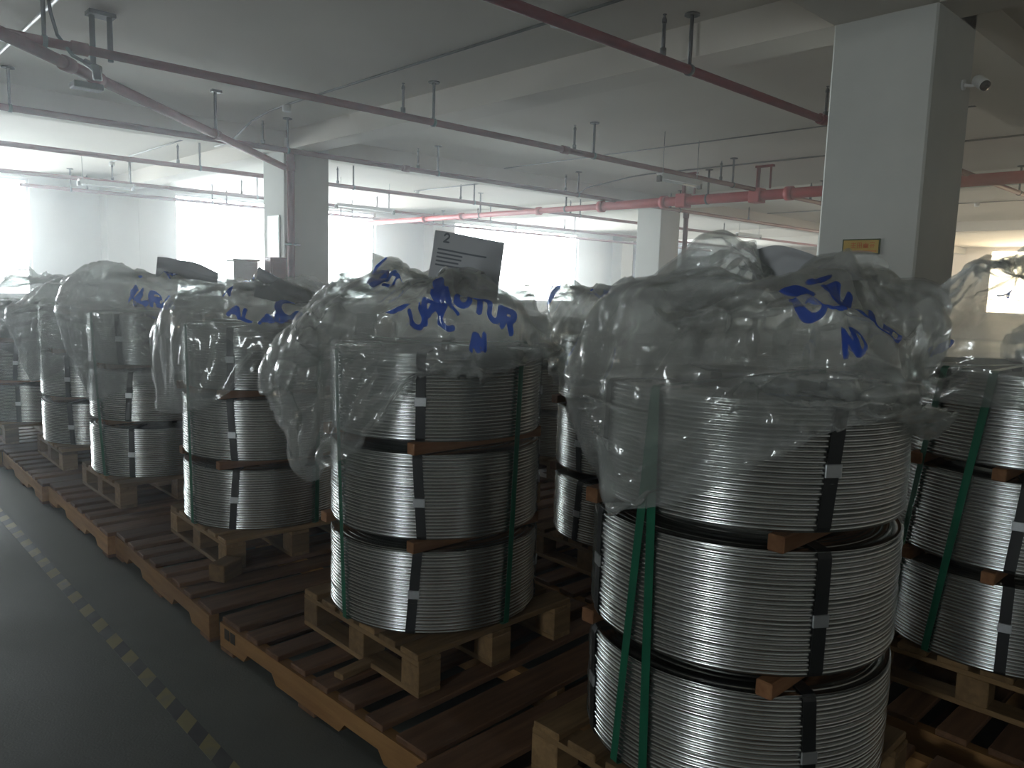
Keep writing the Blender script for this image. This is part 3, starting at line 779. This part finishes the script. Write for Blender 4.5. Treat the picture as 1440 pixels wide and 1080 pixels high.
def fold_field(rg, nvv, nuu, folds):
    """sharp tent-like folds scattered over the unrolled film"""
    cre = np.zeros((nvv, nuu))
    SS = np.linspace(0, 2 * np.pi * 0.36, nuu, endpoint=False)[None, :]; TT = np.linspace(0, 0.8, nvv)[:, None]; PER = 2 * np.pi * 0.36
    for k in range(folds):
        sc0, tc0 = rg.uniform(0, PER), rg.uniform(0.08, 0.8)
        an = rg.normal(math.pi / 2, 0.45) if rg.random() < 0.75 else rg.uniform(0, math.pi)
        ln, wd = rg.uniform(0.08, 0.34), (math.exp(rg.uniform(math.log(0.006), math.log(0.016))) if rg.random() < 0.6 else math.exp(rg.uniform(math.log(0.016), math.log(0.075))))
        am = wd * rg.uniform(0.40, 0.95) * (1 if rg.random() < 0.85 else -0.6)
        ds = (SS - sc0 + PER / 2) % PER - PER / 2; dt = TT - tc0
        al, pe = ds * math.cos(an) + dt * math.sin(an), -ds * math.sin(an) + dt * math.cos(an)
        pe = pe + 0.15 * al * al / ln * (k % 3 - 1)
        cre += am * np.exp(-np.sqrt(pe * pe + 9e-6) / wd) * np.clip(1.25 - (al / ln) ** 2 * 1.25, 0, 1)
    return -(cre - cre.mean() * 0.8)

def make_bag(name, x, y, label, seed, lobes, apex=(0, 0, 0.24), fine=1, prints=(), mat='film', base=None, excess=(1.05, 1.02), folds=180, lining=True):
    rg = np.random.default_rng(seed)
    th = math.atan2(y, x)
    ea = np.array([math.cos(th), math.sin(th)]); er = np.array([math.sin(th), -math.cos(th)])
    nu, nv = 88, 37
    phi = np.linspace(0, 2 * np.pi, nu, endpoint=False)
    B = dict(Ar=0.20, Ah=0.24, Br=0.345, Bh=0.17, Cr=0.405, Ch=0.02, Dr=0.405, Dh=-0.10)
    if base: B.update(base)
    prof = {k: np.full(nu, v) for k, v in B.items()}
    for key, p0, w, amp in lobes:
        d = (np.degrees(phi) - p0 + 180) % 360 - 180
        prof[key] = prof[key] + amp * np.exp(-(d / w) ** 2)
    for key in prof:
        nz = smooth_noise(rg, 1, nu, 1, 14)[0]
        prof[key] = prof[key] + nz * (0.018 if key[1] == 'r' else 0.022)
    # columns of control points from apex to hem, arc-length resampled
    ctl = []
    dirs = er[None] * np.cos(phi)[:, None] + ea[None] * np.sin(phi)[:, None]
    ap = np.array([er[0] * apex[0] + ea[0] * apex[1], er[1] * apex[0] + ea[1] * apex[1], apex[2]])
    for r_, h_ in ((0.004, None), ('Ar', 'Ah'), ('Br', 'Bh'), ('Cr', 'Ch'), ('Dr', 'Dh')):
        if h_ is None:
            ctl.append(np.concatenate([ap[:2] + dirs * r_, np.full((nu, 1), ap[2])], 1))
        else:
            ctl.append(np.concatenate([dirs * prof[r_][:, None] + ap[:2] * (0.6 if r_ == 'Ar' else 0), prof[h_][:, None]], 1))
    ctl = np.stack(ctl)                                # 5, nu, 3
    tk = np.array([0, 0.27, 0.48, 0.72, 1.0]); tv = np.linspace(0, 1, nv)
    T = np.empty((nv, nu, 3))
    m = np.gradient(ctl, tk, axis=0)
    for i, t in enumerate(tv):
        k = min(np.searchsorted(tk, t, side='right') - 1, 3); h = tk[k + 1] - tk[k]; s = (t - tk[k]) / h
        T[i] = (2 * s ** 3 - 3 * s ** 2 + 1) * ctl[k] + (s ** 3 - 2 * s ** 2 + s) * h * m[k] * .7 + (-2 * s ** 3 + 3 * s ** 2) * ctl[k + 1] + (s ** 3 - s ** 2) * h * m[k + 1] * .7
    T[..., 2] += 0.0
    Lu, Lv = lens(T)
    bu = np.linspace(1.0, 1.0, nv)[:, None]
    wob = 1 + 0.05 * smooth_noise(rg, nv, nu, 10, 14)
    Lu = Lu * (excess[0] * bu * wob); Lv = Lv * (excess[1] * wob[:-1])
    # initial crumple: folds across the surface normal
    tu = np.roll(T, -1, 1) - np.roll(T, 1, 1); tvv = np.gradient(T, axis=0)
    nrm = np.cross(tu, tvv); nrm /= np.linalg.norm(nrm, axis=-1, keepdims=True) + 1e-9
    fold = smooth_noise(rg, nv, nu, 16, 6) * 0.008
    P = T + nrm * fold[..., None] * np.linspace(0.6, 1, nv)[:, None, None]
    def diag(Lu, Lv):
        a = np.sqrt(np.minimum(Lu[:-1], Lu[1:]) ** 2 + Lv ** 2)
        return a, a
    s1, s2 = diag(Lu, Lv)
    zcol = 0.012; rcol = RC + 0.024
    P = relax(P, T, Lu, Lv, s1, s2, 130, 0.012, 0.0006, 0.35, rcol, zcol)
    P = relax(P, T, Lu, Lv, s1, s2, 30, 0.003, 0.0004, 0.5, rcol, zcol)
    for k in range(fine):
        P = up2(P); T = up2(T)
        Lu = up2(Lu[..., None])[..., 0] * 0.5; Lv_ = np.repeat(Lv, 2, 0) * 0.5; Lv = np.repeat(Lv_, 2, 1)
        if k == 0:
            tu = np.roll(P, -1, 1) - np.roll(P, 1, 1); tvv = np.gradient(P, axis=0)
            nrm = np.cross(tu, tvv); nrm /= np.linalg.norm(nrm, axis=-1, keepdims=True) + 1e-9
            P = P + nrm * (smooth_noise(rg, *P.shape[:2], 8, 5) * 0.0022)[..., None]
            s1, s2 = diag(Lu, Lv)
            P = relax(P, T, Lu * 1.015, Lv * 1.01, s1, s2, 45, 0.002, 0.0, 0.4, rcol, zcol)
    # crisp creases: ridged folds, mostly running down the film, some slanting
    nvv, nuu = P.shape[:2]; q = 2.0 ** fine / 4
    tu = np.roll(P, -1, 1) - np.roll(P, 1, 1); tvv = np.gradient(P, axis=0)
    nrm = np.cross(tu, tvv); nrm /= np.linalg.norm(nrm, axis=-1, keepdims=True) + 1e-9
    cre = fold_field(rg, nvv, nuu, folds)
    P = P + nrm * (cre * np.clip(np.linspace(0, 6, nvv), 0.1, 1)[:, None])[..., None]
    r = np.hypot(P[..., 0], P[..., 1]); rc2 = RC + 0.0075; ins = (r < rc2) & (P[..., 2] < 0.006); upm = ins & (0.006 - P[..., 2] < rc2 - r)
    P[..., 2] = np.where(upm, 0.006, P[..., 2]); sc_ = np.where(ins & ~upm, rc2 / np.maximum(r, 1e-6), 1.0); P[..., 0] *= sc_; P[..., 1] *= sc_
    # print field on the unrolled film: s = metres round the shoulder, t = metres up from the hem
    field = None
    nvv, nuu = P.shape[:2]
    ph = np.linspace(0, 360, nuu, endpoint=False)[None, :] + np.zeros((nvv, 1)); vv = np.linspace(0, 1, nvv)[:, None] + np.zeros((1, nuu))
    field = np.full((nvv, nuu), -1.0)
    for kind, p0, v0, arg in prints:
        S = ((ph - p0 + 180) % 360 - 180) * math.pi / 180 * 0.36 ; Tt = (v0 - vv) * 0.72
        if kind == 'text':
            field = np.maximum(field, stroke_field(S, Tt, letters(arg[0], 0, 0, arg[1], *arg[3:]), arg[2]))
        elif kind == 'blob':
            a, b, rot = arg; c_, s_ = math.cos(rot), math.sin(rot)
            xx, yy = S * c_ + Tt * s_, -S * s_ + Tt * c_
            field = np.maximum(field, (1 - np.hypot(xx / a, yy / b)) * min(a, b))
    P[..., 2] += 0
    me = grid_mesh('bag_film', P, M[mat], True, field)
    inner = None
    if lining:
        # second ply of the folded-over bag, a few millimetres inside the first
        tu = np.roll(P, -1, 1) - np.roll(P, 1, 1); tvv = np.gradient(P, axis=0)
        nrm = np.cross(tu, tvv); nrm /= np.linalg.norm(nrm, axis=-1, keepdims=True) + 1e-9
        I = P + nrm * (0.0035 + 0.0012 * smooth_noise(rg, nvv, nuu, 10, 10))[..., None]
        r = np.hypot(I[..., 0], I[..., 1]); rc2 = RC + 0.0058; ins = (r < rc2) & (I[..., 2] < 0.0045); upm = ins & (0.0045 - I[..., 2] < rc2 - r)
        I[..., 2] = np.where(upm, 0.0045, I[..., 2]); sc_ = np.where(ins & ~upm, rc2 / np.maximum(r, 1e-6), 1.0); I[..., 0] *= sc_; I[..., 1] *= sc_
        inner = grid_mesh('inner_film', I, M[mat], True, np.full((nvv, nuu), -1.0))
    t = thing(name, label, 'bag', (x, y, ZTOP), 0, 'polythene bags over the stacks')
    link('film', me, t)
    if inner: link('inner_film', inner, t)
    return t

def paper(x, y, z, w, h, rz, tilt, roll, label, seed, text=True, cut=0.0):
    rg = np.random.default_rng(seed)
    n, m_ = 110, 90
    u = np.linspace(-w / 2, w / 2, n)[None, :] + np.zeros((m_, 1)); v = np.linspace(0, h, m_)[:, None] + np.zeros((1, n))
    nz = smooth_noise(rg, m_, n, 38, 38) * 0.006 + 0.05 * np.sin(u / w * 3.0 + seed) * (v / h) ** 2
    vv = v * (1 - cut * (u / w + 0.5))
    P = np.stack([u, nz, vv], -1)
    f = np.full(u.shape, -1.0)
    if text:
        big = 4
        lines = [[(-w * .42, h * k), (-w * .42 + w * rg.uniform(.3, .7), h * k)] for k in (.72, .66, .6, .54, .48)]
        f = stroke_field(u, vv, lines + letters('2', -w * .36, h * .84, 0.028), 0.006)
    back = P.copy(); back[..., 1] += 0.0008
    me = grid_mesh('paper_sheet', P, M['paper'], False, f)
    o = link('paper_sheet', me, None, (x, y, z))
    o.rotation_euler = (tilt, roll, rz)
    sd = o.modifiers.new('thickness', 'SOLIDIFY'); sd.thickness = 0.0008
    return tag(o, label, 'paper')

# ------------------------------------------------------------------ build the stacks
def stack(x, y, ang, coils, pal, name, bands, sticks=True, pal_off=(0, -0.02), stick_off=(-0.24, 0.24), stick_rz=0.0, stick_in=0.0):
    upper_pallet(x + pal_off[0], y + pal_off[1], pal, 'pale block pallet under the ' + name)
    for k, nm in enumerate(('bottom', 'middle', 'top')):
        if not coils[k]: continue
        dx, dy = random.uniform(-.002, .002), random.uniform(-.002, .002)
        coil(x + dx, y + dy, ZC[k], ang[k], '%s aluminium rod coil of the %s' % (nm, name), int(x * 10 + y * 7) + k)
    if sticks:
        for k, nm in enumerate(('lower', 'upper')):
            for j, so in enumerate(stick_off):
                c = math.sqrt(max(RC ** 2 - so ** 2, 0.01))
                o = link('spacer_stick', stick_me, None, (x - 0.01 + stick_in + random.uniform(-.012, .0), y + so, ZC[k] + HC + 0.0018), stick_rz)
                o.scale = ((2 * c + (0.02 if stick_in == 0 else -0.05)) / 0.72, 1, 1)
                tag(o, '%s %s spacer stick, %s' % (nm, 'aisle-side' if j else 'near-side', name), 'stick', 'spacer sticks between coils')
    for k, (at_, ab) in enumerate(bands):
        green_band(x, y, at_, ab, 'green strapping band around the %s, %s' % (name, ('first', 'second')[k]))

def A(x, y, deg):     # azimuth whose direction is deg to the right of "toward the camera"
    return math.atan2(-y, -x) + math.radians(deg)

def ang3(x, y, *d): return [A(x, y, q) for q in d]
S1, S2, S3, S4, S5, S6 = (1.76, .99), (1.70, 2.18), (1.70, 3.55), (1.63, 4.80), (1.62, 5.9), (1.5, 7.0)
stack(*S1, ang3(*S1, 26, 27, 28), (1, 1, 1), 0.02, 'biggest stack before the sign column', [(A(*S1, -31), A(*S1, -28)), (A(*S1, -31), A(*S1, -42))], stick_off=(-0.25, 0.235), pal_off=(-0.03, 0.0))
stack(*S2, ang3(*S2, -11, -7, -9), (1, 1, 1), 0.01, 'stack topped by an upright paper sheet', [(A(*S2, -62), A(*S2, -52)), (A(*S2, 46), A(*S2, 40))], stick_off=(-0.255, 0.2))
stack(*S3, ang3(*S3, -22, -21, -22), (1, 1, 1), -0.02, 'stack under the blue C emblem bag', [(A(*S3, 40), A(*S3, 37)), (A(*S3, -62), A(*S3, -58))], stick_off=(-0.22, 0.2))
stack(*S4, ang3(*S4, -24, -25, -30), (1, 1, 1), 0.01, 'fourth stack along the aisle', [(A(*S4, -62), A(*S4, -50)), (A(*S4, 40), A(*S4, 40))], stick_off=(-0.08, 0.2), stick_in=0.03)
stack(*S5, ang3(*S5, -31, -31, -31), (1, 1, 1), -0.01, 'fifth stack along the aisle', [(A(*S5, 50), A(*S5, 45))], stick_off=(-0.08, 0.2), stick_in=0.03)
stack(*S6, ang3(*S6, -29, -30, -29), (1, 1, 1), 0.0, 'sixth stack along the aisle', [(A(*S6, 40), A(*S6, 40))], stick_off=(-0.08, 0.2), stick_in=0.03)
for i, (x, y) in enumerate(ROW2):
    if i == 0:
        stack(x, y, ang3(x, y, 3, 4, 6), (1, 1, 1), 0.03, 'second-row stack behind the sign column stack', [(A(x, y, -34), A(x, y, -58)), (A(x, y, -12), A(x, y, -30))], stick_off=(-0.05, 0.2))
    else:
        stack(x, y, ang3(x, y, -42 if i == 1 else 10, -42 if i == 1 else 20, -46 if i == 1 else 15), (1, 1, 1), random.uniform(-.03, .03), '%s stack of the second row' % r2n[i], [(A(x, y, 40), A(x, y, 35))], sticks=(i < 3))
for i, (x, y) in enumerate(ROW3):
    stack(x, y, ang3(x, y, -50, -45, -55), (1, 1, 1), random.uniform(-.03, .03), '%s stack of the third row' % r2n[i], [(A(x, y, 40), A(x, y, 35))], sticks=False)

# loose offcuts on the pallets
ob = MB().cbox(-0.06, 0.06, -0.04, 0.04, 0, 0.075, 0.004).build('wood_block', M['wood_new'], None, (1.315, 3.13, ZL + 0.001)); ob.rotation_euler = (0, 0, 0.5)
tag(ob, 'loose pale wood block beside the pallet of the C emblem stack', 'wood block')
ob = MB().cbox(-0.07, 0.07, -0.022, 0.022, 0, 0.02, 0.003).build('wood_offcut', M['wood_new'], None, (1.30, 2.08, ZL + 0.001)); ob.rotation_euler = (0, 0, 0.15)
tag(ob, 'small wood offcut lying on the stencilled pallet', 'offcut')

# bags
make_bag('plastic_bag', *S1, 'huge puffed clear plastic bag with blue letters over the biggest stack', 11,
         [('Br', 180, 50, .03), ('Cr', 185, 45, .05), ('Dh', 235, 45, -.10), ('Dh', 180, 40, -.05), ('Dh', 315, 40, .09), ('Dr', 315, 40, -.01), ('Cr', 315, 45, -.02), ('Ah', 125, 26, .10), ('Ah', 20, 32, .01), ('Bh', 10, 40, .03), ('Bh', 185, 40, .03), ('Ah', 155, 14, -.05)],
         (0.03, 0, 0.28), 2, base=dict(Ah=.26, Bh=.195, Cr=.41, Dh=-.08), excess=(1.05, 1.02), folds=240,
         prints=[('text', 296, .36, ('ALUD', .060, .0175, -0.72, .2)), ('text', 288, .55, ('ULA', .058, .0165, 0.75, .2)), ('blob', 284, .40, (.045, .021, .25)), ('blob', 297, .31, (.055, .011, .5)), ('text', 299, .60, ('ND', .03, .009, .2, .1))])
make_bag('plastic_bag', *S2, 'slumped clear plastic bag with a long trailing flap, holding a paper sheet', 23,
         [('Cr', 188, 38, .07), ('Dh', 190, 34, -.36), ('Dr', 190, 40, .05), ('Dh', 235, 22, -.10), ('Dh', 305, 55, .11), ('Cr', 310, 50, -.02), ('Ah', 150, 50, .03)],
         (0, 0, 0.28), 2, base=dict(Ah=.25, Bh=.185, Dh=-.06), excess=(1.045, 1.02), folds=210,
         prints=[('text', 278, .50, ('OTUR', .042, .014, -0.12, .25, 1.5)), ('text', 203, .36, ('UT', .06, .017, 0.3)), ('text', 259, .60, ('UAN', .06, .012, .45, .0)), ('text', 266, .55, ('HC', .05, .012, -.4, -.1)), ('text', 284, .63, ('AN', .03, .011, .1, -.15)), ('blob', 270, .44, (.015, .045, .35)), ('blob', 248, .50, (.045, .009, .1))])
make_bag('plastic_bag', *S3, 'clear plastic bag with a blue C emblem and letters', 31,
         [('Cr', 190, 40, .06), ('Dh', 195, 34, -.30), ('Dr', 190, 40, .04), ('Dh', 240, 30, -.18), ('Dh', 320, 50, .07)],
         (0, 0, 0.2), 1, base=dict(Ah=.22, Bh=.16, Dh=-.07),
         prints=[('text', 247, .62, ('AL', .06, .018, -0.15)), ('text', 268, .65, ('AH', .05, .016, -.2)), ('text', 281, .63, ('C', .11, .032, 0.15)), ('text', 239, .44, ('A', .045, .014))])
make_bag('plastic_bag', *S4, 'clear plastic bag with small blue letters over the fourth aisle stack', 42,
         [('Cr', 185, 45, .07), ('Dh', 190, 60, -.14), ('Ah', 100, 50, .05), ('Dh', 255, 40, -.08)],
         (0, 0, 0.26), 1, base=dict(Ah=.27, Bh=.20, Dh=-.24), mat='film_dense',
         prints=[('text', 250, .60, ('AURA', .055, .016, -0.15)), ('text', 290, .30, ('AUR', .06, .018, .3)), ('blob', 240, .2, (.05, .015, .1)), ('blob', 300, .16, (.09, .03, .1))])
make_bag('plastic_bag', *S5, 'milky plastic bag hanging over the whole top coil of the fifth aisle stack', 53,
         [('Cr', 190, 45, .08), ('Dh', 200, 60, -.14), ('Bh', 180, 40, .03)], (0, 0, 0.2), 1, base=dict(Ah=.21, Bh=.16, Dh=-.28), mat='film_dense')
make_bag('plastic_bag', *S6, 'milky plastic bag over the sixth aisle stack', 64, [('Cr', 180, 60, .04), ('Dh', 230, 60, -.08)], (0, 0, 0.18), 1, base=dict(Ah=.2, Bh=.15, Dh=-.24), mat='film_dense')
make_bag('plastic_bag', *ROW2[0], 'clear plastic bag with a blue A over the stack behind the sign column stack', 75,
         [('Ah', 150, 60, .10), ('Bh', 170, 60, .06), ('Dh', 230, 60, .03)], (-.05, 0, 0.34), 1, base=dict(Ah=.28, Bh=.18, Dh=-.07),
         prints=[('text', 245, .22, ('A', .085, .022, -.2)), ('blob', 230, .6, (.05, .02, .4))])
make_bag('plastic_bag', *ROW2[1], 'clear plastic bag with dense blue print over the second stack of the second row', 86,
         [('Cr', 200, 40, .03), ('Dh', 215, 30, -.06)], (0, 0, 0.30), 1, base=dict(Ah=.27, Bh=.20),
         prints=[('text', 200, .36, ('AUCH', .045, .015, .1, .05)), ('text', 216, .38, ('OCRD', .055, .017, .2, -.25)), ('text', 222, .34, ('OA', .05, .016, -.3, -.2)), ('text', 188, .56, ('U', .06, .02))])
for i, (x, y) in enumerate(ROW2[2:]):
    make_bag('plastic_bag', x, y, 'milky plastic bag over the %s stack of the second row' % r2n[i + 2], 97 + i, [('Ah', random.uniform(0, 360), 50, .05), ('Cr', 190, 50, .04)], (0, 0, 0.22), 1, base=dict(Ah=.2), mat='film_dense', lining=False,
             prints=[('text', 250, .4, ('AU', .06, .018, .2))])
for i, (x, y) in enumerate(ROW3):
    make_bag('plastic_bag', x, y, 'milky plastic bag over the %s stack of the third row' % r2n[i], 120 + i, [('Ah', random.uniform(0, 360), 50, .06)], (0, 0, 0.22), 1, base=dict(Ah=.2), mat='film_dense', lining=False)

# paper label sheets in the bags; the last is added as a dark bag fold
vz = lambda p: math.atan2(p[1], p[0]) - math.pi / 2
paper(1.755, 2.125, ZTOP + 0.165, 0.25, 0.22, vz(S2) - 0.1, 0.12, 0.12, 'grey printed paper sheet standing upright out of the slumped bag', 3)
paper(1.93, 0.93, ZTOP + 0.255, 0.30, 0.09, vz(S1) - 0.15, -0.9, -0.05, 'grey paper sheet lying on top of the huge puffed bag', 12, text=False, cut=0.3)
paper(1.74, 3.40, ZTOP + 0.10, 0.30, 0.15, vz(S3) - 0.1, 0.2, 0.2, 'dark grey paper sheet in the bag with the C emblem', 5, text=False, cut=0.5)
paper(1.78, 4.72, ZTOP + 0.20, 0.34, 0.12, vz(S4), 0.5, 0.1, 'grey sheet added as a dark fold of the fourth aisle bag', 8, text=False, cut=0.4)

# ------------------------------------------------------------------ thin haze volume added to imitate veiling lens glare from the windows
hz, nt, p = new_mat('glare_haze')
nt.nodes.remove(p)
vsn = N(nt, 'ShaderNodeVolumeScatter', Density=0.015, Anisotropy=0.75, Color=(0.93, 0.97, 1.0, 1))
nt.links.new(vsn.outputs[0], nt.nodes['Material Output'].inputs['Volume'])
tag(MB().box(X0 + 0.01, X1 - 0.01, Y0 + 0.01, Y1 - 0.01, 0.002, ZS - 0.001).build('haze', hz), 'thin pale haze added in place of window glare', 'haze', kind='stuff')
